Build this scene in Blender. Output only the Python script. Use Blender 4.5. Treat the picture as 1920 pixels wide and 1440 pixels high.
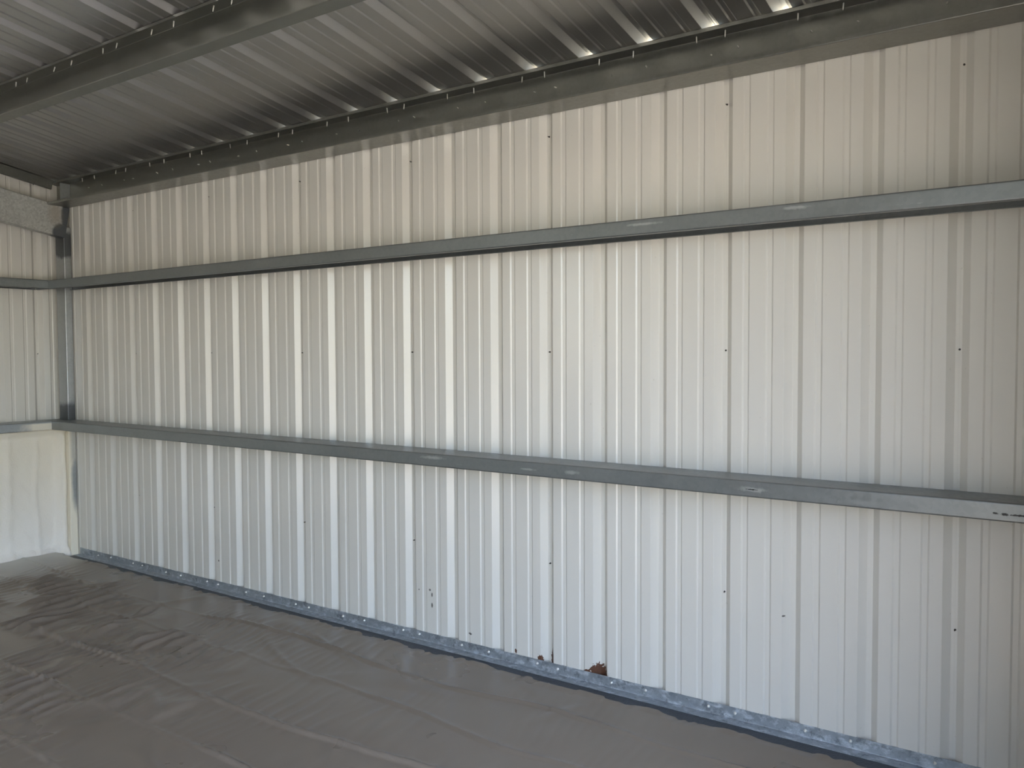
import bpy, math, random
import numpy as np
from mathutils import Matrix, Vector

random.seed(7)
rng = np.random.default_rng(11)
for o in list(bpy.data.objects):
    bpy.data.objects.remove(o, do_unlink=True)
scene = bpy.context.scene
COL = scene.collection

# ------------------------------------------------------------------ camera
CAM_H = 1.63
yaw, pitch, roll = -0.60361, -0.03866, -0.00455
F = Vector((math.sin(yaw) * math.cos(pitch), math.cos(yaw) * math.cos(pitch), math.sin(pitch)))
Rv = F.cross(Vector((0, 0, 1))).normalized()
Uv = Rv.cross(F)
R2 = math.cos(roll) * Rv + math.sin(roll) * Uv
U2 = -math.sin(roll) * Rv + math.cos(roll) * Uv
cam_data = bpy.data.cameras.new('camera')
cam_data.sensor_width = 36.0
cam_data.lens = 1560.0 / 1920.0 * 36.0
cam_data.clip_start = 0.02
cam_data.clip_end = 500
cam = bpy.data.objects.new('camera', cam_data)
M = Matrix.Identity(4)
for i in range(3):
    M[i][0], M[i][1], M[i][2] = R2[i], U2[i], -F[i]
M[2][3] = CAM_H
cam.matrix_world = M
COL.objects.link(cam)
scene.camera = cam

# ------------------------------------------------------------------ sky, sun, exposure
SUN_EL, SUN_AZ = math.radians(76), (0.72, -0.69)      # high sun outside the open end, behind the camera
world = bpy.data.worlds.new('sky')
scene.world = world
world.use_nodes = True
wn = world.node_tree
wn.nodes.clear()
sky = wn.nodes.new('ShaderNodeTexSky')
sky.sky_type = 'NISHITA'
sky.sun_disc = False
sky.sun_elevation = SUN_EL
sky.sun_rotation = math.atan2(SUN_AZ[0], SUN_AZ[1])
sky.dust_density = 2.0
sky.ozone_density = 1.3
bg = wn.nodes.new('ShaderNodeBackground')
bg.inputs['Strength'].default_value = 0.30
wo = wn.nodes.new('ShaderNodeOutputWorld')
hz = wn.nodes.new('ShaderNodeHueSaturation')      # thin bright haze takes colour out of the whole sky
hz.inputs['Saturation'].default_value = 0.94
wn.links.new(sky.outputs[0], hz.inputs['Color'])
wn.links.new(hz.outputs[0], bg.inputs[0])
wn.links.new(bg.outputs[0], wo.inputs[0])

sd = bpy.data.lights.new('sun', 'SUN')
sd.energy = 3.6
sd.angle = math.radians(0.6)
sd.color = (1.0, 0.89, 0.72)
sun = bpy.data.objects.new('sun', sd)
h = math.hypot(*SUN_AZ)
sdir = Vector((SUN_AZ[0] / h * math.cos(SUN_EL), SUN_AZ[1] / h * math.cos(SUN_EL), math.sin(SUN_EL)))
sun.rotation_euler = sdir.to_track_quat('Z', 'Y').to_euler()
sun.location = (8, -8, 16)
COL.objects.link(sun)

vs = scene.view_settings
vs.view_transform = 'Standard'
vs.look = 'None'
vs.gamma = 1.0
vs.use_curve_mapping = False
vs.exposure = 2.36

# ------------------------------------------------------------------ dimensions (metres)
YP = 3.532            # inner face of the long ribbed wall (pan plane)
XG = -6.93            # inner face of the left gable wall
XR = 0.22            # inner face of the right gable wall, the one with the big door
YF = -5.60            # inner face of the wall behind the camera
PITCH = 0.3048
RIB0 = -0.397         # a lap rib of the long wall
ROOF0 = -0.430        # a lap rib of the roof
S = 1.0 / 6.0         # roof slope 2 in 12
ZE = 3.000            # underside of the roof pan at y = YP
YRIDGE = (YP + YF) / 2
DOOR = (-3.7, 2.14, 2.70)    # y from, y to, head height


def roof_z(y):
    return ZE + S * (YP - y) if y >= YRIDGE else ZE + S * (y - YF)


# ------------------------------------------------------------------ helpers
def tag(o, label=None, cat=None, group=None, kind=None):
    if label: o['label'] = label
    if cat: o['category'] = cat
    if group: o['group'] = group
    if kind: o['kind'] = kind
    return o


def empty(name, loc=(0, 0, 0)):
    o = bpy.data.objects.new(name, None)
    o.empty_display_size = 0.2
    o.location = loc
    COL.objects.link(o)
    return o


def link(name, me, mat=None, parent=None, loc=None):
    o = bpy.data.objects.new(name, me)
    if mat is not None and not me.materials:
        me.materials.append(mat)
    COL.objects.link(o)
    if parent is not None:
        o.parent = parent
        o.matrix_parent_inverse = Matrix.Translation(parent.location).inverted()
    if loc is not None:
        o.location = loc
    return o


def fillet(pts, r, n=3):
    """round the inner corners of an open 2D polyline; r a number or a list"""
    pts = [np.array(p, float) for p in pts]
    out = [pts[0]]
    for i in range(1, len(pts) - 1):
        a, b, c = pts[i - 1], pts[i], pts[i + 1]
        u = a - b
        v = c - b
        lu, lv = np.linalg.norm(u), np.linalg.norm(v)
        u /= lu
        v /= lv
        cosw = float(np.clip(u @ v, -1, 1))
        w = math.acos(cosw)
        if w > math.pi - 0.02:
            out.append(b)
            continue
        rr = r[i] if isinstance(r, (list, tuple)) else r
        t = min(rr / math.tan(w / 2), 0.45 * min(lu, lv))
        rr = t * math.tan(w / 2)
        cen = b + (u + v) / np.linalg.norm(u + v) * (rr / math.sin(w / 2))
        p0, p1 = b + u * t, b + v * t
        a0 = math.atan2(*(p0 - cen)[::-1])
        a1 = math.atan2(*(p1 - cen)[::-1])
        d = (a1 - a0 + math.pi) % (2 * math.pi) - math.pi
        for k in range(n + 1):
            ang = a0 + d * k / n
            out.append(cen + rr * np.array([math.cos(ang), math.sin(ang)]))
    out.append(pts[-1])
    return np.array(out)


def sheet_mesh(name, prof, r, thick, O, A, B, E, e0, e1, side=1, segs=1):
    """bent sheet metal: a 2D polyline in the A,B plane, pushed along E from e0 to e1
    (numbers, or functions of the profile coordinate a), with real thickness to one side"""
    P = fillet(prof, r)
    n = len(P)
    T = np.zeros_like(P)
    d = np.diff(P, axis=0)
    d /= np.linalg.norm(d, axis=1)[:, None]
    T[0], T[-1] = d[0], d[-1]
    T[1:-1] = d[:-1] + d[1:]
    T /= np.linalg.norm(T, axis=1)[:, None]
    N = np.stack([-T[:, 1], T[:, 0]], 1) * side          # towards the thickness
    # exact normals: a point that starts a long flat takes that flat's normal
    ln = np.linalg.norm(np.diff(P, axis=0), axis=1)
    for i in range(1, n - 1):
        if ln[i] > 2.2 * ln[i - 1] and ln[i] > 0.0025:
            t = d[i]
        elif ln[i - 1] > 2.2 * ln[i] and ln[i - 1] > 0.0025:
            t = d[i - 1]
        else:
            continue
        N[i] = np.array([-t[1], t[0]]) * side
    Q = P + N * thick
    O, A, B, E = (np.array(v, float) for v in (O, A, B, E))
    f0 = e0 if callable(e0) else (lambda a, b: e0)
    f1 = e1 if callable(e1) else (lambda a, b: e1)
    verts, norms = [], []
    for s in range(segs + 1):
        k = s / segs
        for arr, sg in ((P, -1), (Q, 1)):
            for i in range(n):
                a, b = arr[i]
                e = f0(a, b) * (1 - k) + f1(a, b) * k
                verts.append(O + A * a + B * b + E * e)
                nn = (A * N[i, 0] + B * N[i, 1]) * sg
                norms.append(nn / np.linalg.norm(nn))
    faces = []
    flip = np.dot(np.cross(A, B), E) * side > 0
    st = 2 * n
    for s in range(segs):
        b0, b1 = s * st, (s + 1) * st
        for i in range(n - 1):
            faces.append((b0 + i, b0 + i + 1, b1 + i + 1, b1 + i))
            j = n + i
            faces.append((b0 + j, b1 + j, b1 + j + 1, b0 + j + 1))
        faces.append((b0, b1, b1 + n, b0 + n))
        faces.append((b0 + n - 1, b0 + 2 * n - 1, b1 + 2 * n - 1, b1 + n - 1))
    L = segs * st
    for i in range(n - 1):
        faces.append((i, n + i, n + i + 1, i + 1))
        faces.append((L + i, L + i + 1, L + n + i + 1, L + n + i))
    if not flip:
        faces = [tuple(reversed(f)) for f in faces]
    me = bpy.data.meshes.new(name)
    me.from_pydata([tuple(v) for v in verts], [], faces)
    me.polygons.foreach_set('use_smooth', [True] * len(me.polygons))
    me.update()
    # custom normals: smooth along the bends, flat at the cut edges
    ns = np.array(norms)
    per = np.zeros((len(me.loops), 3))
    li = np.zeros(len(me.loops), dtype=np.int32)
    me.loops.foreach_get('vertex_index', li)
    fn = np.zeros(len(me.polygons) * 3)
    me.polygons.foreach_get('normal', fn)
    fn = fn.reshape(-1, 3)
    ls = np.zeros(len(me.polygons), dtype=np.int32)
    me.polygons.foreach_get('loop_start', ls)
    for pi in range(len(me.polygons)):
        for k in range(4):
            l = ls[pi] + k
            v = ns[li[l]]
            per[l] = v if v @ fn[pi] > 0.55 else fn[pi]
    me.normals_split_custom_set(per.tolist())
    return me


def prim_mesh(name, verts, faces, smooth=False):
    me = bpy.data.meshes.new(name)
    me.from_pydata([tuple(v) for v in verts], [], faces)
    if smooth:
        me.polygons.foreach_set('use_smooth', [True] * len(me.polygons))
    me.update()
    return me


def box_mesh(name, x0, x1, y0, y1, z0, z1):
    v = [(x, y, z) for x in (x0, x1) for y in (y0, y1) for z in (z0, z1)]
    f = [(0, 1, 3, 2), (4, 6, 7, 5), (0, 4, 5, 1), (2, 3, 7, 6), (0, 2, 6, 4), (1, 5, 7, 3)]
    return prim_mesh(name, v, f)


def lathe_mesh(name, prof, n=8):
    """prof: list of (radius, height along local -Z..Z)"""
    v, f = [], []
    for r, z in prof:
        for k in range(n):
            a = 2 * math.pi * k / n
            v.append((r * math.cos(a), r * math.sin(a), z))
    for i in range(len(prof) - 1):
        for k in range(n):
            k2 = (k + 1) % n
            f.append((i * n + k, i * n + k2, (i + 1) * n + k2, (i + 1) * n + k))
    f.append(tuple(range(n - 1, -1, -1)))
    f.append(tuple(range((len(prof) - 1) * n, len(prof) * n)))
    return prim_mesh(name, v, f, True)


# ------------------------------------------------------------------ materials
class NT:
    def __init__(self, name):
        self.m = bpy.data.materials.new(name)
        self.m.use_nodes = True
        self.t = self.m.node_tree
        self.t.nodes.clear()
        self.out = self.n('ShaderNodeOutputMaterial')
        self.b = self.n('ShaderNodeBsdfPrincipled')
        self.t.links.new(self.b.outputs[0], self.out.inputs[0])
        self.pos = self.n('ShaderNodeNewGeometry').outputs['Position']

    def n(self, typ, **kw):
        nd = self.t.nodes.new(typ)
        for k, v in kw.items():
            setattr(nd, k, v)
        return nd

    def l(self, a, b):
        self.t.links.new(a, b)

    def setv(self, sock, v):
        if hasattr(v, 'node'):
            self.l(v, sock)
        else:
            sock.default_value = v

    def scale(self, vec, s):
        nd = self.n('ShaderNodeVectorMath', operation='MULTIPLY')
        self.setv(nd.inputs[0], vec)
        nd.inputs[1].default_value = s
        return nd.outputs[0]

    def noise(self, vec, scale, detail=3, rough=0.5, dist=0.0):
        nd = self.n('ShaderNodeTexNoise')
        self.setv(nd.inputs['Vector'], vec)
        nd.inputs['Scale'].default_value = scale
        nd.inputs['Detail'].default_value = detail
        nd.inputs['Roughness'].default_value = rough
        nd.inputs['Distortion'].default_value = dist
        return nd.outputs['Fac']

    def voronoi(self, vec, scale):
        nd = self.n('ShaderNodeTexVoronoi')
        self.setv(nd.inputs['Vector'], vec)
        nd.inputs['Scale'].default_value = scale
        sep = self.n('ShaderNodeSeparateColor')
        self.l(nd.outputs['Color'], sep.inputs[0])
        return sep.outputs[0]

    def math(self, op, a, b=0.0, clamp=False):
        nd = self.n('ShaderNodeMath', operation=op)
        nd.use_clamp = clamp
        self.setv(nd.inputs[0], a)
        self.setv(nd.inputs[1], b)
        return nd.outputs[0]

    def ramp(self, v, a, b, c0=0.0, c1=1.0):
        nd = self.n('ShaderNodeMapRange')
        nd.clamp = True
        self.setv(nd.inputs[0], v)
        for i, q in enumerate((a, b, c0, c1)):
            nd.inputs[1 + i].default_value = q
        return nd.outputs[0]

    def mix(self, fac, c0, c1):
        nd = self.n('ShaderNodeMix', data_type='RGBA')
        self.setv(nd.inputs[0], fac)
        for s, c in ((nd.inputs[6], c0), (nd.inputs[7], c1)):
            if hasattr(c, 'node'):
                self.l(c, s)
            else:
                s.default_value = (*c, 1)
        return nd.outputs[2]

    def xyz(self):
        sp = self.n('ShaderNodeSeparateXYZ')
        self.l(self.pos, sp.inputs[0])
        return sp.outputs

    def ball(self, c, r, soft, amp=0.0, nscale=8.0):
        """0..1 mask: a ragged patch of radii r around world point c"""
        sub = self.n('ShaderNodeVectorMath', operation='SUBTRACT')
        self.l(self.pos, sub.inputs[0])
        sub.inputs[1].default_value = c
        dv = self.n('ShaderNodeVectorMath', operation='DIVIDE')
        self.l(sub.outputs[0], dv.inputs[0])
        dv.inputs[1].default_value = r
        ln = self.n('ShaderNodeVectorMath', operation='LENGTH')
        self.l(dv.outputs[0], ln.inputs[0])
        v = ln.outputs['Value']
        if amp:
            nz = self.noise(self.pos, nscale, 4, 0.6)
            v = self.math('ADD', v, self.math('MULTIPLY', self.math('SUBTRACT', nz, 0.5), amp * 2))
        return self.ramp(v, 1.0 + soft, 1.0 - soft)

    def bump(self, height, strength, dist):
        nd = self.n('ShaderNodeBump')
        nd.inputs['Strength'].default_value = strength
        nd.inputs['Distance'].default_value = dist
        self.l(height, nd.inputs['Height'])
        self.l(nd.outputs[0], self.b.inputs['Normal'])

    def set(self, color=None, rough=None, metal=None, spec=None):
        for k, v in (('Base Color', color), ('Roughness', rough), ('Metallic', metal), ('Specular IOR Level', spec)):
            if v is None: continue
            s = self.b.inputs[k]
            if isinstance(v, tuple):
                v = (*v, 1)
            self.setv(s, v)
        return self.m


def mat_wall_paint():
    t = NT('painted_steel_panel')
    n1 = t.noise(t.scale(t.pos, (1.2, 1.2, 0.25)), 2.0, 3)
    col = t.mix(n1, (0.655, 0.625, 0.565), (0.70, 0.675, 0.62))
    fleck = t.ramp(t.noise(t.pos, 60, 2), 0.74, 0.78)
    col = t.mix(t.math('MULTIPLY', fleck, 0.25), col, (0.3, 0.26, 0.2))
    x, y, z = t.xyz()
    # rust eaten through the paint at the foot of two ribs, and a few dark scratches
    nz = t.noise(t.pos, 38, 5, 0.7)
    rust = None
    for c, r in (((-1.935, 3.56, 0.05), (0.05, 0.2, 0.05)), ((-1.99, 3.535, 0.045), (0.03, 0.1, 0.022)),
                 ((-2.27, 3.55, 0.052), (0.016, 0.1, 0.03)), ((-2.205, 3.55, 0.06), (0.012, 0.1, 0.06)),
                 ((-2.42, 3.53, 0.07), (0.008, 0.1, 0.012))):
        mk = t.ball(c, r, 0.05, 0.9, 75)
        rust = mk if rust is None else t.math('MAXIMUM', rust, mk)
    rc = t.mix(nz, (0.035, 0.012, 0.008), (0.15, 0.055, 0.018))
    col = t.mix(rust, col, rc)
    spots = None
    for c, r in (((-3.0, 3.532, 0.30), (0.007, .1, 0.006)), ((-2.985, 3.532, 0.275), (0.005, .1, 0.012)),
                 ((-2.985, 3.532, 0.215), (0.006, .1, 0.014)), ((-3.08, 3.532, 0.29), (0.004, .1, 0.004)),
                 ((-1.04, 3.56, 0.50), (0.006, .1, 0.004)), ((-2.72, 3.53, 0.105), (0.012, .1, 0.006)),
                 ((-4.35, 3.53, 0.42), (0.005, .1, 0.005)), ((-4.9, 3.53, 0.2), (0.006, .1, 0.006))):
        mk = t.ball(c, r, 0.2, 0.4, 60)
        spots = mk if spots is None else t.math('MAXIMUM', spots, mk)
    col = t.mix(t.math('MULTIPLY', spots, 0.85), col, (0.06, 0.05, 0.045))
    rg = t.math('ADD', 0.21, t.math('MULTIPLY', rust, 0.5))
    t.bump(t.noise(t.scale(t.pos, (1, 1, 0.35)), 3.2, 2), 0.22, 0.02)
    t.b.inputs['Coat Weight'].default_value = 0.0
    return t.set(col, rg, 0.0, 0.6)


def mat_galv(name, lo, hi, rough, scale=45, contrast=1.0, metal=0.9, over=None):
    t = NT(name)
    sp = t.voronoi(t.pos, scale)
    big = t.noise(t.pos, 3.0, 4, 0.6)
    f = t.math('ADD', t.math('MULTIPLY', sp, 0.45 * contrast), t.math('MULTIPLY', big, 0.75), True)
    col = t.mix(f, lo, hi)
    # pale scuffs stretched along the steel
    sc = t.ramp(t.noise(t.scale(t.pos, (3, 3, 40)), 1.6, 6, 0.75), 0.66, 0.74)
    col = t.mix(t.math('MULTIPLY', sc, 0.35), col, (0.75, 0.76, 0.76))
    rg = t.math('ADD', rough, t.math('MULTIPLY', t.math('SUBTRACT', sp, 0.5), 0.12))
    met = metal
    if over:
        col, rg, met = over(t, col, rg, metal)
    t.bump(t.noise(t.pos, 5.0, 2), 0.15, 0.01)
    return t.set(col, rg, met)


FOAM = (0.84, 0.77, 0.63)


def over_column(t, col, rg, metal):
    x, y, z = t.xyz()
    nz = t.noise(t.pos, 9, 4, 0.6)
    nn = t.math('MULTIPLY', t.math('SUBTRACT', nz, 0.5), 0.12)
    # cold zinc paint brushed on the welded joints
    z1 = t.ball((-6.73, 3.5, 2.50), (0.3, 0.3, 0.10), 0.12, 0.35, 12)
    z2 = t.ball((-6.73, 3.5, 1.13), (0.3, 0.3, 0.10), 0.2, 0.35, 12)
    col = t.mix(t.math('MAXIMUM', z1, z2), col, (0.13, 0.14, 0.15))
    # foam overspray on the foot of the column, with one bare patch left
    low = t.ramp(t.math('ADD', z, nn), 1.06, 1.03)
    bare = t.ball((-6.73, 3.522, 0.60), (0.3, 0.034, 0.22), 0.35, 0.25, 16)
    bare2 = t.math('MULTIPLY', t.ramp(y, 3.476, 3.50), t.ramp(z, 0.70, 0.80, 0.0, 0.6))
    yedge = t.math('SUBTRACT', 1.0, t.math('MAXIMUM', bare, bare2))
    foot = t.ramp(t.math('ADD', z, nn), 0.34, 0.24)
    mk = t.math('MULTIPLY', low, t.math('MAXIMUM', yedge, foot))
    col = t.mix(mk, col, FOAM)
    rg = t.math('MAXIMUM', rg, t.math('MULTIPLY', mk, 0.8))
    met = t.math('MULTIPLY', t.math('SUBTRACT', 1.0, mk), metal)
    return col, rg, met


def over_gable_girt(t, col, rg, metal):
    x, y, z = t.xyz()
    nz = t.noise(t.pos, 7, 4, 0.6)
    v = t.math('ADD', y, t.math('MULTIPLY', t.math('SUBTRACT', nz, 0.5), 0.45))
    mk = t.math('MULTIPLY', t.ramp(v, 3.10, 3.25), t.ramp(z, 1.09, 1.08))
    mk = t.math('MULTIPLY', mk, 0.8)
    col = t.mix(mk, col, FOAM)
    rg = t.math('MAXIMUM', rg, t.math('MULTIPLY', mk, 0.8))
    met = t.math('MULTIPLY', t.math('SUBTRACT', 1.0, mk), metal)
    return col, rg, met


def over_girt(t, col, rg, metal):
    dark, pale = None, None
    for c, r in (((-0.250, 3.34, 1.058), (0.011, .05, 0.003)), ((-0.222, 3.34, 1.057), (0.012, .05, 0.005)),
                 ((-0.180, 3.34, 1.057), (0.030, .05, 0.0032)), ((-1.115, 3.34, 1.063), (0.022, .05, 0.0022))):
        m = t.ball(c, r, 0.2, 1.2, 110)
        dark = m if dark is None else t.math('MAXIMUM', dark, m)
    for c, r in (((-2.81, 3.34, 1.078), (0.06, .05, 0.007)), ((-2.21, 3.34, 1.062), (0.035, .05, 0.004)),
                 ((-1.965, 3.34, 1.066), (0.030, .05, 0.008)), ((-1.11, 3.34, 1.063), (0.05, .05, 0.008)),
                 ((-0.95, 3.34, 2.19), (0.04, .05, 0.006)), ((-1.6, 3.34, 2.185), (0.06, .05, 0.005))):
        m = t.ball(c, r, 0.5, 1.1, 45)
        pale = m if pale is None else t.math('MAXIMUM', pale, m)
    col = t.mix(t.math('MULTIPLY', pale, 0.55), col, (0.62, 0.63, 0.63))
    col = t.mix(t.math('MULTIPLY', dark, 0.9), col, (0.02, 0.02, 0.02))
    return col, rg, metal


def over_rafter(t, col, rg, metal):
    a = t.ball((-6.73, 3.50, 2.72), (0.3, 0.045, 0.13), 0.15, 0.3, 14)
    b = t.ball((-6.73, 3.44, 2.59), (0.3, 0.06, 0.075), 0.15, 0.3, 14)
    mk = t.math('MAXIMUM', a, b)
    col = t.mix(mk, col, (0.13, 0.14, 0.15))
    tan = t.ball((-6.73, 3.41, 2.74), (0.3, 0.05, 0.09), 0.5, 0.4, 12)
    col = t.mix(t.math('MULTIPLY', tan, 0.4), col, (0.42, 0.33, 0.24))
    return col, rg, metal


def mat_roof():
    t = NT('bare_galvalume_roof')
    sp = t.voronoi(t.pos, 120)
    big = t.noise(t.scale(t.pos, (2.5, 0.5, 1)), 2.0, 3)
    f = t.math('ADD', t.math('MULTIPLY', sp, 0.12), t.math('MULTIPLY', big, 0.6), True)
    col = t.mix(f, (0.52, 0.51, 0.49), (0.62, 0.61, 0.59))
    t.bump(t.noise(t.scale(t.pos, (1.0, 0.5, 1)), 2.0, 1), 0.08, 0.01)
    return t.set(col, 0.44, 1.0)


def mat_base():
    def ov(t, col, rg, metal):
        w = t.ramp(t.noise(t.scale(t.pos, (0.6, 1, 1)), 30, 5, 0.75), 0.50, 0.62)
        col = t.mix(t.math('MULTIPLY', w, 0.75), col, (0.70, 0.74, 0.78))
        d = t.ramp(t.noise(t.pos, 22, 5, 0.75), 0.54, 0.64)
        col = t.mix(t.math('MULTIPLY', d, 0.5), col, (0.10, 0.11, 0.12))
        return col, t.math('ADD', rg, t.math('MULTIPLY', w, 0.2)), metal
    return mat_galv('weathered_base_steel', (0.30, 0.33, 0.36), (0.50, 0.54, 0.58), 0.48, 60, 0.6, 0.75, ov)


def mat_foam():
    t = NT('spray_foam')
    x, y, z = t.xyz()
    n1 = t.noise(t.pos, 5, 5, 0.6)
    n2 = t.noise(t.scale(t.pos, (1, 1, 0.15)), 9, 4, 0.6)
    col = t.mix(n1, (0.80, 0.70, 0.54), (0.88, 0.82, 0.70))
    col = t.mix(t.math('MULTIPLY', n2, 0.5), col, (0.86, 0.80, 0.71))
    low = t.ramp(t.math('ADD', z, t.math('MULTIPLY', n1, 0.5)), 1.1, 0.35)
    col = t.mix(low, col, (0.89, 0.835, 0.765))
    t.bump(t.noise(t.pos, 70, 4, 0.7), 0.5, 0.006)
    return t.set(col, 0.85, 0.0, 0.3)


def mat_plastic():
    t = NT('plastic_sheeting')
    x, y, z = t.xyz()
    n1 = t.noise(t.pos, 1.3, 4, 0.6)
    n2 = t.noise(t.scale(t.pos, (2, 1, 1)), 2.2, 3, 0.5)
    col = t.mix(n1, (0.178, 0.135, 0.103), (0.22, 0.182, 0.142))
    col = t.mix(t.math('MULTIPLY', n2, 0.35), col, (0.25, 0.215, 0.18))
    # pale foam overspray along the foot of the foamed wall
    d = t.math('ADD', x, t.math('MULTIPLY', t.math('SUBTRACT', n1, 0.5), 0.4))
    ov = t.ramp(d, -6.25, -6.66)
    col = t.mix(t.math('MULTIPLY', ov, 0.8), col, (0.56, 0.55, 0.50))
    rg = t.ramp(n1, 0.2, 0.8, 0.24, 0.34)
    hgt = t.math('ADD', t.noise(t.scale(t.pos, (20, 7, 1)), 1.0, 3, 0.5), t.math('MULTIPLY', t.noise(t.pos, 45, 3, 0.6), 0.35))
    t.bump(hgt, 0.10, 0.003)
    return t.set(col, rg, 0.0, 0.42)


def mat_simple(name, col, rough, metal=0.0, nscale=8.0, var=0.15, bump=0.0):
    t = NT(name)
    n = t.noise(t.pos, nscale, 5, 0.6)
    c = t.mix(n, tuple(q * (1 - var) for q in col), tuple(min(1, q * (1 + var)) for q in col))
    if bump:
        t.bump(t.noise(t.pos, nscale * 4, 4, 0.6), bump, 0.01)
    return t.set(c, rough, metal)


def mat_ground():
    t = NT('lawn_and_gravel')
    n = t.noise(t.pos, 0.35, 5, 0.6)
    n2 = t.noise(t.pos, 9, 4, 0.7)
    g = t.mix(n2, (0.12, 0.15, 0.045), (0.26, 0.27, 0.10))
    s = t.mix(n2, (0.42, 0.37, 0.26), (0.56, 0.51, 0.38))
    c = t.mix(t.ramp(n, 0.36, 0.48), g, s)
    return t.set(c, 0.9)


WALL = mat_wall_paint()
GALV = mat_galv('galvanised_girt_steel', (0.20, 0.215, 0.22), (0.33, 0.345, 0.35), 0.42, 70, 0.5, 0.9, over_girt)
PURL = mat_galv('galvanised_purlin_steel', (0.20, 0.20, 0.18), (0.32, 0.32, 0.295), 0.36, 70, 0.4)
RAFT = mat_galv('spangled_rafter_steel', (0.36, 0.36, 0.34), (0.66, 0.66, 0.63), 0.50, 75, 1.3, 0.7, over_rafter)
COLM = mat_galv('corner_column_steel', (0.34, 0.36, 0.37), (0.52, 0.54, 0.55), 0.38, 70, 0.6, 0.85, over_column)
GGIR = mat_galv('gable_girt_steel', (0.30, 0.32, 0.33), (0.46, 0.48, 0.49), 0.42, 70, 0.5, 0.85, over_gable_girt)
ROOF = mat_roof()
BASE = mat_base()
FOAMM = mat_foam()
PLAST = mat_plastic()
SCREW = mat_simple('bright_screw', (0.80, 0.78, 0.72), 0.35, 0.35)
DSCREW = mat_simple('dark_screw_tip', (0.05, 0.045, 0.04), 0.5, 0.3)
SEAL = mat_simple('dark_sill_strip', (0.035, 0.042, 0.055), 0.45, 0.0, 20, 0.3, 0.3)
CONC = mat_simple('concrete', (0.42, 0.41, 0.39), 0.85, 0.0, 4, 0.12, 0.2)
GRND = mat_ground()

# ------------------------------------------------------------------ ribbed sheet profile
RW, RF, RD = 0.0277, 0.0225, 0.0310       # major rib: slope run, flat, depth
MW, MF, MD = 0.0068, 0.0180, 0.0050       # minor rib


def ribbed_profile(a0, a1, first, lap_at=None, lift=0.0):
    """corner points (a, outward depth) from a0 to a1 with a major rib every PITCH from 'first'"""
    pts, rad = [], []
    hb = RW + RF / 2
    hm = MW + MF / 2
    k0 = math.floor((a0 - first) / PITCH) - 1
    k1 = math.ceil((a1 - first) / PITCH) + 1
    for k in range(k0, k1 + 1):
        c = first + k * PITCH
        for da, b, r in ((-hb, 0, .0028), (-RF / 2, RD, .0028), (RF / 2, RD, .0028), (hb, 0, .0028)):
            pts.append((c + da, b)); rad.append(r)
        for m in (PITCH / 3, 2 * PITCH / 3):
            for da, b in ((-hm, 0), (-MF / 2, MD), (MF / 2, MD), (hm, 0)):
                pts.append((c + m + da, b)); rad.append(.0022)

    def val(a):
        for (x0, y0), (x1, y1) in zip(pts, pts[1:]):
            if x0 <= a <= x1:
                return y0 + (y1 - y0) * (a - x0) / (x1 - x0 + 1e-12)
        return 0.0
    out = [(a0, val(a0))]
    ro = [0.002]
    for p, r in zip(pts, rad):
        if a0 + 0.004 < p[0] < a1 - 0.004:
            out.append(p); ro.append(r)
    out.append((a1, val(a1))); ro.append(0.002)
    if lap_at is not None:
        out = [(a, b - lift) if a > lap_at else (a, b) for a, b in out]
    return out, ro


THK = 0.0009


def panel_mesh(name, a0, a1, first, O, A, B, E, e0, e1, lap=True):
    hb = RW + RF / 2
    s = a0
    e = a1
    prof, rad = ribbed_profile(s, e, first, (a1 - hb + 0.002) if lap else None, 0.0014)
    return sheet_mesh(name, prof, rad, THK, O, A, B, E, e0, e1, side=1)


# screws that came through a lap: dark little tips
tip_dark = lathe_mesh('screw_tip_dark', [(0.0042, 0.0), (0.0042, 0.002), (0.0028, 0.003), (0.0026, 0.010), (0.0008, 0.014)], 8)
tip_dark.materials.append(DSCREW)
tip_bright = lathe_mesh('screw_tip_bright', [(0.0030, 0.0), (0.0029, 0.019), (0.0021, 0.024), (0.0006, 0.030)], 8)
tip_bright.materials.append(SCREW)
tip_short = lathe_mesh('screw_tip_short', [(0.0034, 0.0), (0.0033, 0.012), (0.0020, 0.017), (0.0006, 0.021)], 8)
tip_short.materials.append(SCREW)
bolt = lathe_mesh('base_bolt', [(0.0070, 0.0), (0.0070, 0.0015), (0.0048, 0.002), (0.0046, 0.007), (0.003, 0.009)], 8)
bolt.materials.append(SCREW)


def add_screw(me, loc, direction, parent, name='screw', jitter=0.12):
    o = bpy.data.objects.new(name, me)
    d = Vector(direction) + Vector((random.uniform(-1, 1), random.uniform(-1, 1), random.uniform(-1, 1))) * jitter
    COL.objects.link(o)
    o.rotation_mode = 'QUATERNION'
    o.rotation_quaternion = d.normalized().to_track_quat('Z', 'Y')
    o.location = loc
    if parent is not None:
        o.parent = parent
        o.matrix_parent_inverse = Matrix.Translation(parent.location).inverted()
    return o


# ------------------------------------------------------------------ walls
hb = RW + RF / 2
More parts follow.
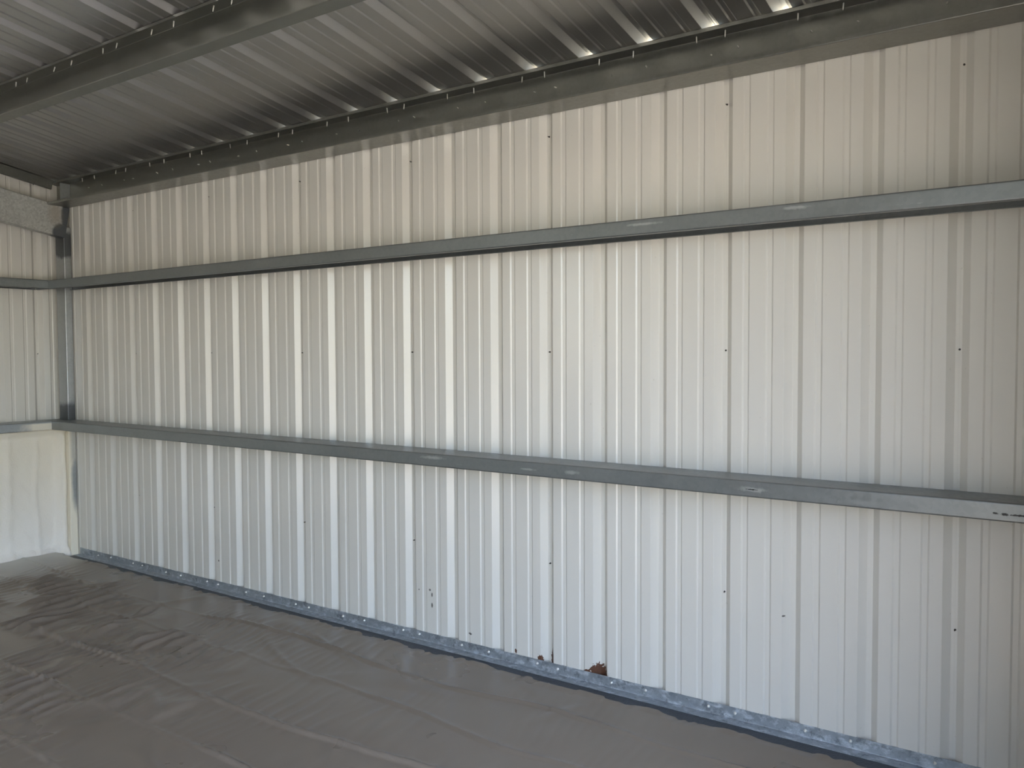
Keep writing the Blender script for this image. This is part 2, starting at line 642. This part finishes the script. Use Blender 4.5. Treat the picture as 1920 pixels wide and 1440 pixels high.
# long ribbed wall
wall_back = tag(empty('wall_back', (-3.2, YP, 0)), 'long off-white ribbed steel panel wall seen from inside', kind='structure')
WT = 2.995
laps = [RIB0 + 0.9144 * k for k in range(2, -9, -1)]
for lx in laps:
    a0, a1 = lx - hb - 0.004, lx + 0.9144 + 0.002
    a0, a1 = max(a0, XG), min(a1, XR)
    if a1 - a0 < 0.05:
        continue
    me = panel_mesh('long_wall_panel', a0, a1, RIB0, (0, YP, 0), (1, 0, 0), (0, 1, 0), (0, 0, 1), 0.0, WT)
    p = link('wall_panel', me, WALL, wall_back)
    if XG + 0.2 < lx < XR - 0.1:
        for z in (0.557, 1.631, 2.70):
            add_screw(tip_dark, (lx + 0.003, YP + RD, z + random.uniform(-.004, .004)), (0, -1, 0), p)

# left gable wall
wall_left = tag(empty('wall_left', (XG, 0, 0)), 'left gable end of off-white ribbed steel panels above spray foam', kind='structure')
GR0 = 3.355
k = 0
gl = [GR0 - 0.9144 * k for k in range(-1, 9)]
for ly in gl:
    b1, b0 = min(ly + 0.9144 + 0.002, YP + 0.02), max(ly - hb - 0.004, YF)
    if b1 - b0 < 0.05:
        continue
    # profile coordinate runs along -y so that the laps read the same way from inside
    me = panel_mesh('gable_panel', -b1, -b0, -GR0, (XG, 0, 0), (0, -1, 0), (-1, 0, 0), (0, 0, 1), 0.0,
                    lambda a, b: roof_z(-a) - 0.004)
    p = link('wall_panel', me, WALL, wall_left)
    if ly < YP:
        for z in (0.557, 1.631, 2.985):
            add_screw(tip_dark, (XG - RD + 0.0005, ly + 0.003, z), (1, 0, 0), p)

# wall behind the camera
wall_front = tag(empty('wall_front', (-3.2, YF, 0)), 'ribbed steel wall behind the camera', kind='structure')
for lx in laps:
    a0, a1 = max(lx - hb - 0.004, XG), min(lx + 0.9144 + 0.002, XR)
    if a1 - a0 < 0.05:
        continue
    me = panel_mesh('front_wall_panel', -a1, -a0, -RIB0, (0, YF, 0), (-1, 0, 0), (0, -1, 0), (0, 0, 1), 0.0, WT)
    link('wall_panel', me, WALL, wall_front)

# right gable wall with the wide open door
wall_right = tag(empty('wall_right', (XR, 0, 0)), 'right gable end of ribbed steel around a wide open doorway', kind='structure')


def right_panel(y0, y1, z0):
    me = panel_mesh('door_gable_panel', y0, y1, GR0, (XR, 0, 0), (0, 1, 0), (1, 0, 0), (0, 0, 1), z0,
                    lambda a, b: roof_z(a) - 0.004)
    link('wall_panel', me, WALL, wall_right)


for y0, y1, z0 in ((DOOR[1], YP + .02, 0), (YF, DOOR[0], 0)):
    right_panel(y0, y1, z0)
yy = DOOR[0]
while yy < DOOR[1] - 0.01:
    y1 = min(yy + 0.9144, DOOR[1])
    right_panel(yy, y1, DOOR[2])
    yy = y1
CJ = [(0, 0), (0.1, 0), (0.1, 0.1), (0, 0.1)]
for y, sg, nm in ((DOOR[1], 1, 'trim_1'), (DOOR[0], -1, 'trim_2')):
    me = sheet_mesh('door_jamb', [(0, .12), (0, 0), (0.19, 0), (0.19, .12)], 0.004, 0.003, (XR - 0.192, y, 0), (1, 0, 0), (0, sg, 0), (0, 0, 1), 0.0, DOOR[2] + .06, side=1)
    tag(link(nm, me, GALV), 'galvanised jamb channel at one side of the open doorway', kind='structure')
me = sheet_mesh('door_header', [(0, .06), (0, 0), (0.19, 0), (0.19, .06)], 0.004, 0.003, (XR - 0.192, 0, DOOR[2]), (1, 0, 0), (0, 0, 1), (0, 1, 0), DOOR[0], DOOR[1], side=1)
tag(link('trim_3', me, GALV), 'galvanised header channel over the open doorway', kind='structure')

# ------------------------------------------------------------------ roof
ceiling = tag(empty('ceiling', (-3.2, YRIDGE, 3.5)), 'dark bare metal roof sheets with ribs running up the slope', kind='structure')
cs = 1 / math.sqrt(1 + S * S)
U = (0, -cs, S * cs)           # up the near slope (towards the ridge)
Nn = (0, S * cs, cs)           # outward
OVER = 0.012
L_s = (YP - YRIDGE) / cs
rl = [ROOF0 + 0.9144 * k for k in range(2, -9, -1)]
for lx in rl:
    a0, a1 = max(lx - hb - 0.004, XG - 0.05), min(lx + 0.9144 + 0.002, XR + 0.05)
    if a1 - a0 < 0.05:
        continue
    me = panel_mesh('roof_sheet', a0, a1, ROOF0, (0, YP, ZE), (1, 0, 0), Nn, U, -OVER, L_s)
    link('roof_panel', me, ROOF, ceiling)
    me = panel_mesh('roof_sheet_far', a0, a1, ROOF0, (0, YF, ZE), (1, 0, 0), (0, -S * cs, cs), (0, cs, S * cs), -OVER, (YRIDGE - YF) / cs)
    link('roof_panel', me, ROOF, ceiling)
me = sheet_mesh('ridge_cap', [(-0.18, -0.18 * S), (0, 0), (0.18, -0.18 * S)], 0.01, 0.001, (0, YRIDGE, roof_z(YRIDGE) + RD + .004), (0, 1, 0), (0, 0, 1), (1, 0, 0), XG - .05, XR + .05, side=1)
tag(link('trim_4', me, ROOF), 'folded metal cap along the roof ridge', kind='structure')

# ------------------------------------------------------------------ floor slab and plastic
floor = tag(link('floor', box_mesh('slab', XG - .04, XR + .04, YF - .04, YP + .045, -0.15, -0.0005), CONC), 'concrete slab under the plastic sheet', kind='structure')


def crease_noise(X, Y, sx, sy, seed, octaves=3):
    """value noise on an anisotropic lattice"""
    r = np.random.default_rng(seed)
    tot = np.zeros_like(X)
    amp = 1.0
    for o in range(octaves):
        tab = r.random((256, 256))
        gx, gy = X / sx * 2 ** o + 300.3, Y / sy * 2 ** o + 300.7
        ix, iy = np.floor(gx).astype(int), np.floor(gy).astype(int)
        fx, fy = gx - ix, gy - iy
        fx = fx * fx * (3 - 2 * fx)
        fy = fy * fy * (3 - 2 * fy)
        g = lambda i, j: tab[i % 256, j % 256]
        v = (g(ix, iy) * (1 - fx) + g(ix + 1, iy) * fx) * (1 - fy) + (g(ix, iy + 1) * (1 - fx) + g(ix + 1, iy + 1) * fx) * fy
        tot += amp * v
        amp *= 0.5
    return tot / 1.75


def smooth(a, b, v):
    t = np.clip((v - a) / (b - a), 0, 1)
    return t * t * (3 - 2 * t)


def plastic_height(X, Y):
    warp = (crease_noise(X, Y, 0.5, 0.5, 1) - .5)
    warp2 = (crease_noise(X, Y, 0.9, 0.4, 2) - .5)
    z = 0.006 + 0.010 * (crease_noise(X, Y, 0.9, 0.5, 3) - 0.35)
    # sharp wrinkles lying across the folds (along y), strongest at the far left
    left = smooth(-3.0, -4.8, X) * smooth(3.35, 2.9, Y)
    mid = smooth(3.45, 3.2, Y)
    for per, sy, sd, am in ((0.115, 0.60, 5, 0.026), (0.062, 0.45, 6, 0.009)):
        ph = (X + 0.20 * (Y - 2.4)) / per + 2.6 * crease_noise(X, Y, 0.33, sy, sd, 2) + 1.3 * warp
        ridge = (0.5 + 0.5 * np.sin(2 * math.pi * ph)) ** 2.2
        gate = smooth(0.36, 0.66, crease_noise(X, Y, 0.30, 0.26, sd + 20, 2))
        z += am * ridge * gate * (0.10 * mid + 1.0 * left)
    # slack diagonal wrinkles over the rest of the sheet
    for ang, sx, sy, sd, am in ((0.55, 0.30, 0.9, 9, 0.008), (-0.35, 0.36, 1.0, 10, 0.009), (1.2, 0.28, 0.8, 12, 0.008), (0.9, 0.24, 0.7, 14, 0.007)):
        ca, sa = math.cos(ang), math.sin(ang)
        P, Q = X * ca + Y * sa + .12 * warp, -X * sa + Y * ca + .1 * warp2
        n = crease_noise(P, Q, sx, sy, sd, 1)*0.87
        ridge = np.exp(-((n - 0.25) / 0.045) ** 2)
        gate = smooth(0.45, 0.65, crease_noise(X, Y, 0.8, 0.5, sd + 20, 2))
        z += am * ridge * gate * mid
    # the folds the sheet was packed in, all along x
    for yf, am, w in ((1.64, .011, .012), (2.02, .012, .011), (2.40, .012, .014), (2.78, .007, .014), (3.10, .010, .012), (1.26, .008, .02), (0.88, .008, .02)):
        yy = yf + 0.055 * (crease_noise(X, X * 0, 0.9, 1, int(yf * 100)) - .5) * 2 * (1 + (yf > 2.2))
        d = (Y - yy) / w
        on = 0.35 + 0.9 * smooth(.35, .6, crease_noise(X, X * 0, 0.6, 1, int(yf * 100) + 7))
        z += am * on * np.where(d > 0, np.exp(-(d / 1.5) ** 2), np.exp(-(d / 0.7) ** 2))
    # a bunched-up knot of plastic near the back left corner
    gk = np.exp(-(((X + 4.85) / 0.35) ** 2 + ((Y - 2.62) / 0.16) ** 2))
    nk = crease_noise(X + .1 * warp, Y, 0.22, 0.30, 31, 1)
    z += gk * 0.045 * np.exp(-((nk - .28) / .05) ** 2)
    # turned up along the foamed wall
    z += 0.03 * smooth(-6.55, -6.77, X)
    return z


def grid_lines(segs):
    out = []
    for a, b, st in segs:
        n = max(1, int(round((b - a) / st)))
        out += list(np.linspace(a, b, n, endpoint=False))
    out.append(segs[-1][1])
    return np.array(out)


gx = grid_lines([(-6.77, -0.3, 0.0095), (-0.3, XR - 0.25, 0.03)])
gy = grid_lines([(YF + 0.1, 1.1, 0.08), (1.1, 3.43, 0.0095)])
X, Y = np.meshgrid(gx, gy, indexing='ij')
edge = 3.412 - 0.030 * crease_noise(gx, gx * 0, 0.35, 1, 77) - 0.018 * smooth(.5, .6, crease_noise(gx, gx * 0, 0.09, 1, 78)) + 0.02 * smooth(-1.0, -3.0, gx)
sc = (edge - 1.1) / (3.43 - 1.1)
Yw = np.where(Y > 1.1, 1.1 + (Y - 1.1) * sc[:, None], Y)
Z = plastic_height(X, Yw)
lip = smooth(-0.05, 0.0, Yw - edge[:, None])
Z = Z * (1 - 0.5 * lip) + 0.003 + 0.010 * lip * smooth(.4, .6, crease_noise(X, X * 0, 0.12, 1, 79))
Z = np.maximum(Z, 0.003)
nx, ny = X.shape
vt = np.stack([X, Yw, Z], -1).reshape(-1, 3)
idx = np.arange(nx * ny).reshape(nx, ny)
fc = np.stack([idx[:-1, :-1], idx[1:, :-1], idx[1:, 1:], idx[:-1, 1:]], -1).reshape(-1, 4)
me = bpy.data.meshes.new('plastic_sheet')
me.vertices.add(len(vt))
me.vertices.foreach_set('co', vt.ravel())
me.loops.add(fc.size)
me.loops.foreach_set('vertex_index', fc.ravel().astype(np.int32))
me.polygons.add(len(fc))
me.polygons.foreach_set('loop_start', np.arange(0, fc.size, 4, dtype=np.int32))
me.polygons.foreach_set('use_smooth', [True] * len(fc))
me.update(calc_edges=True)
me.validate()
tag(link('plastic_sheet', me, PLAST), 'wrinkled grey-brown plastic sheeting covering the whole floor', 'plastic sheet')

# dark ragged strip between the plastic and the base angle
n = 420
xs = np.linspace(-6.70, XR - 0.2, n)
vv, ff = [], []
for i, x in enumerate(xs):
    y0 = 3.372 + 0.014 * math.sin(x * 2.1)
    for y, z in ((y0, 0.0), (y0, 0.0022), (3.50, 0.0022), (3.50, 0.0)):
        vv.append((x, y, z))
for i in range(n - 1):
    b = i * 4
    for j in range(3):
        ff.append((b + j, b + j + 1, b + 4 + j + 1, b + 4 + j))
ff.append((3, 2, 1, 0))
b = (n - 1) * 4
ff.append((b, b + 1, b + 2, b + 3))
tag(link('sill_strip', prim_mesh('sill_strip', vv, ff), SEAL), 'thin dark strip on the slab between plastic sheet and base angle', 'strip')

# ------------------------------------------------------------------ spray foam on the gable, below its lower girt
fy = np.arange(YF + 0.06, 3.468, 0.014)
fy[-1] = 3.4685
fz = np.linspace(0.0, 1.028, 66)
FY, FZ = np.meshgrid(fy, fz, indexing='ij')
FX = -6.83 + 0.022 * (crease_noise(FY, FZ, 0.22, 0.5, 41, 3) - .5) + 0.012 * (crease_noise(FY, FZ, 0.05, 0.07, 42, 2) - .5)
FX += 0.012 * np.exp(-(((FY - 3.255 - 0.01 * np.sin(FZ * 9)) / 0.016) ** 2)) * smooth(1.0, .85, FZ)
FX += 0.010 * np.exp(-(((FY - 3.05) / 0.03) ** 2))
FX += 0.058 * smooth(3.38, 3.455, FY)
FX += 0.05 * smooth(0.10, 0.0, FZ) + 0.035 * smooth(0.97, 1.028, FZ)
a, bb = FY.shape
front = np.stack([FX, FY, FZ], -1).reshape(-1, 3)
back = np.stack([np.full_like(FX, XG + 0.002), FY, FZ], -1).reshape(-1, 3)
vt = np.concatenate([front, back])
idf = np.arange(a * bb).reshape(a, bb)
ff = []
for i in range(a - 1):
    for j in range(bb - 1):
        ff.append((idf[i, j], idf[i + 1, j], idf[i + 1, j + 1], idf[i, j + 1]))
o2 = a * bb
for i in range(a - 1):
    for j, s in ((0, 1), (bb - 1, -1)):
        q = (idf[i, j], idf[i, j] + o2, idf[i + 1, j] + o2, idf[i + 1, j])
        ff.append(q if s > 0 else tuple(reversed(q)))
for j in range(bb - 1):
    for i, s in ((0, -1), (a - 1, 1)):
        q = (idf[i, j], idf[i, j] + o2, idf[i, j + 1] + o2, idf[i, j + 1])
        ff.append(q if s > 0 else tuple(reversed(q)))
ff.append((o2 + idf[0, 0], o2 + idf[0, bb - 1], o2 + idf[a - 1, bb - 1], o2 + idf[a - 1, 0]))
foam = prim_mesh('spray_foam', vt, [tuple(int(q) for q in f) for f in ff], True)
tag(link('spray_foam', foam, FOAMM), 'cream spray foam insulation coating the lower left gable wall', 'insulation')

# ------------------------------------------------------------------ steel members
GD = 0.192     # girt depth off the wall


def girt_back(z_top, name_mesh, label, mat):
    prof = [(GD, -0.020), (GD, -0.0)]
    # C on its side: web on top, flanges down, lips turned in
    prof = [(-0.022, -0.0635), (-0.001, -0.0635), (-0.001, 0), (-GD, 0), (-GD, -0.0635), (-GD + 0.022, -0.0635)]
    me = sheet_mesh(name_mesh, prof, 0.0045, 0.0022, (0, YP, z_top), (0, 1, 0), (0, 0, 1), (1, 0, 0), XG + 0.012, XR - 0.01, side=-1)
    return tag(link('wall_girt', me, mat), label, 'girt', 'horizontal wall girts')


girt_back(2.207, 'girt_upper', 'upper galvanised girt running along the long ribbed wall below the eave beam', GALV)
girt_back(1.096, 'girt_lower', 'lower galvanised girt running along the long ribbed wall at waist height', GALV)


def girt_gable(z_top, name_mesh, label, mat):
    prof = [(0.022, -0.0635), (0.001, -0.0635), (0.001, 0), (0.2, 0), (0.2, -0.0635), (0.2 - 0.022, -0.0635)]
    me = sheet_mesh(name_mesh, prof, 0.0045, 0.0022, (XG, 0, z_top), (1, 0, 0), (0, 0, 1), (0, 1, 0), YF + .01, YP - GD - 0.002, side=1)
    return tag(link('wall_girt', me, mat), label, 'girt', 'horizontal wall girts')


girt_gable(2.207, 'girt_gable_upper', 'upper galvanised girt across the left gable wall under the sloping rafter', GALV)
girt_gable(1.096, 'girt_gable_lower', 'lower girt across the left gable wall just above the cream foam, spattered with foam', GGIR)

# corner column: galvanised C with its smooth back to the room
col_prof = [(-0.030, 0.0), (-0.125, 0.0), (-0.125, 0.0), ]
cp = [(-6.84, 3.525), (-6.862, 3.525), (-6.862, 3.470), (-6.730, 3.470), (-6.730, 3.529), (-6.752, 3.529)]
me = sheet_mesh('corner_column', cp, 0.006, 0.0028, (0, 0, 0), (1, 0, 0), (0, 1, 0), (0, 0, 1), 0.0, 2.64, side=1)
tag(link('corner_column', me, COLM), 'galvanised steel column in the far left corner with foam on its foot', 'column')

# sloping rafter along the gable, mouth to the gable wall
rise = Vector((0, -cs, S * cs))
RB = Vector((0, S * cs, cs))
RH = 0.246
rp = [(-0.055, -0.020), (-0.075, 0.0)]
rp = [(-0.070, -0.020), (-0.070, 0.0), (0.0, 0.0), (0.0, -RH), (-0.070, -RH), (-0.070, -RH + 0.020)]
me = sheet_mesh('gable_rafter', rp, 0.006, 0.0028, (-6.728, YP - 0.006, 2.795), (1, 0, 0), tuple(RB), tuple(rise), 0.004, (YP - YF) / 2 / cs, side=-1)
tag(link('gable_rafter', me, RAFT), 'spangled galvanised rafter sloping across the left gable wall', 'rafter')

# rake channel tucked under the roof along the gable
kp = [(0.0, -0.004), (0.13, -0.004), (0.13, -0.080), (0.112, -0.080)]
me = sheet_mesh('rake_channel', kp, 0.004, 0.002, (XG + 0.002, YP, ZE), (1, 0, 0), tuple(RB), tuple(rise), 0.10, (YP - YF) / 2 / cs, side=-1)
tag(link('rake_channel', me, PURL), 'grey steel rake channel under the roof edge of the left gable', 'channel')

# eave strut: C with its web on the wall and its mouth to the room
EF = 0.088
z_w = ZE - 0.004
ep = [(-EF, z_w + S * EF - 0.020), (-EF, z_w + S * EF - 0.001), (0.0, z_w - 0.001), (0.0, 2.800), (-0.182, 2.800), (-0.182, 2.819)]
me = sheet_mesh('eave_strut', ep, 0.005, 0.0022, (0, YP - 0.004, 0), (0, 1, 0), (0, 0, 1), (1, 0, 0), -6.724, XR - 0.01, side=-1)
eave = tag(link('eave_strut', me, PURL), 'long galvanised eave beam along the top of the ribbed wall, studded with screw tips', 'beam')
x = -4.0546 - 0.9144 * 3
while x < XR:
    for off in (-.055, .067, .37, .55):
        xx = x + off
        if -6.55 < xx < 0.4:
            add_screw(tip_short, (xx, YP - 0.003, 2.923 + random.uniform(-.004, .004)), (0.15, -1, 0.1), eave, jitter=0.35)
    x += 0.9144
x = -4.0876 - 0.9144 * 3
while x < XR:
    for off in (-.078, .052, .357, .533):
        xx = x + off
        if -6.6 < xx < 0.4:
            g = 0.040
            add_screw(tip_bright, (xx, YP - g, z_w + S * g - 0.003), (0, 0, -1), eave, jitter=0.10)
    x += 0.9144
# clip plate where the eave beam lands on the corner
me = sheet_mesh('strut_end', ep[:4], 0.005, 0.0022, (0, YP - 0.004, 0), (0, 1, 0), (0, 0, 1), (1, 0, 0), XG + 0.003, -6.724, side=-1)
link('strut_end', me, PURL, eave)
me = box_mesh('clip_plate', -6.722, -6.719, 3.446, 3.525, 2.804, 2.985)
link('clip_plate', me, COLM, eave)

# first purlin up the slope, same section, tilted with the roof
YW1 = 2.412
pf = 0.076
pp = [(pf, -0.020), (pf, -0.002), (0.0, -0.002), (0.0, -0.200), (pf * 0.9, -0.200), (pf * 0.9, -0.182)]
zc = roof_z(YW1)
me = sheet_mesh('roof_purlin', pp, 0.005, 0.0022, (0, YW1, zc), tuple(rise), tuple(RB), (1, 0, 0), XG + 0.14, XR - 0.01, side=1)
purlin = tag(link('roof_purlin', me, PURL), 'galvanised roof purlin crossing the ceiling parallel to the eave beam', 'purlin')
x = -4.0876 - 0.9144 * 3
while x < XR:
    for off in (-.078, .052, .357, .533):
        xx = x + off
        if -6.6 < xx < 0.4:
            pnt = Vector((xx, YW1, zc)) + rise * 0.040 + RB * (-0.004)
            add_screw(tip_bright, tuple(pnt), tuple(-RB), purlin, jitter=0.10)
    x += 0.9144

# base angle along the foot of the long wall
bp = [(-0.002, 0.056), (-0.002, 0.004), (-0.058, 0.004)]
me = sheet_mesh('base_angle', bp, 0.004, 0.003, (0, YP, 0), (0, 1, 0), (0, 0, 1), (1, 0, 0), -6.71, XR - 0.2, side=1)
base = tag(link('base_angle', me, BASE), 'weathered galvanised base angle along the foot of the long wall', 'angle')
x = -4.0546 - 0.9144 * 3
while x < XR:
    for off in (-.055, .067, .37, .55):
        xx = x + off
        if -6.55 < xx < 0.3:
            add_screw(bolt, (xx, YP - 0.005, 0.034 + random.uniform(-.004, .004)), (0, -1, 0), base, jitter=0.15)
    x += 0.9144

# ------------------------------------------------------------------ outside
g = 60
ground = tag(link('ground', box_mesh('ground', -g, g, -g, g, -0.4, -0.16), GRND), 'lawn and gravel around the building', kind='structure')
apron = tag(link('driveway', box_mesh('driveway', XR + 0.045, XR + 7, -6.2, 4.0, -0.3, -0.02), CONC), 'concrete apron in front of the open doorway', kind='structure')
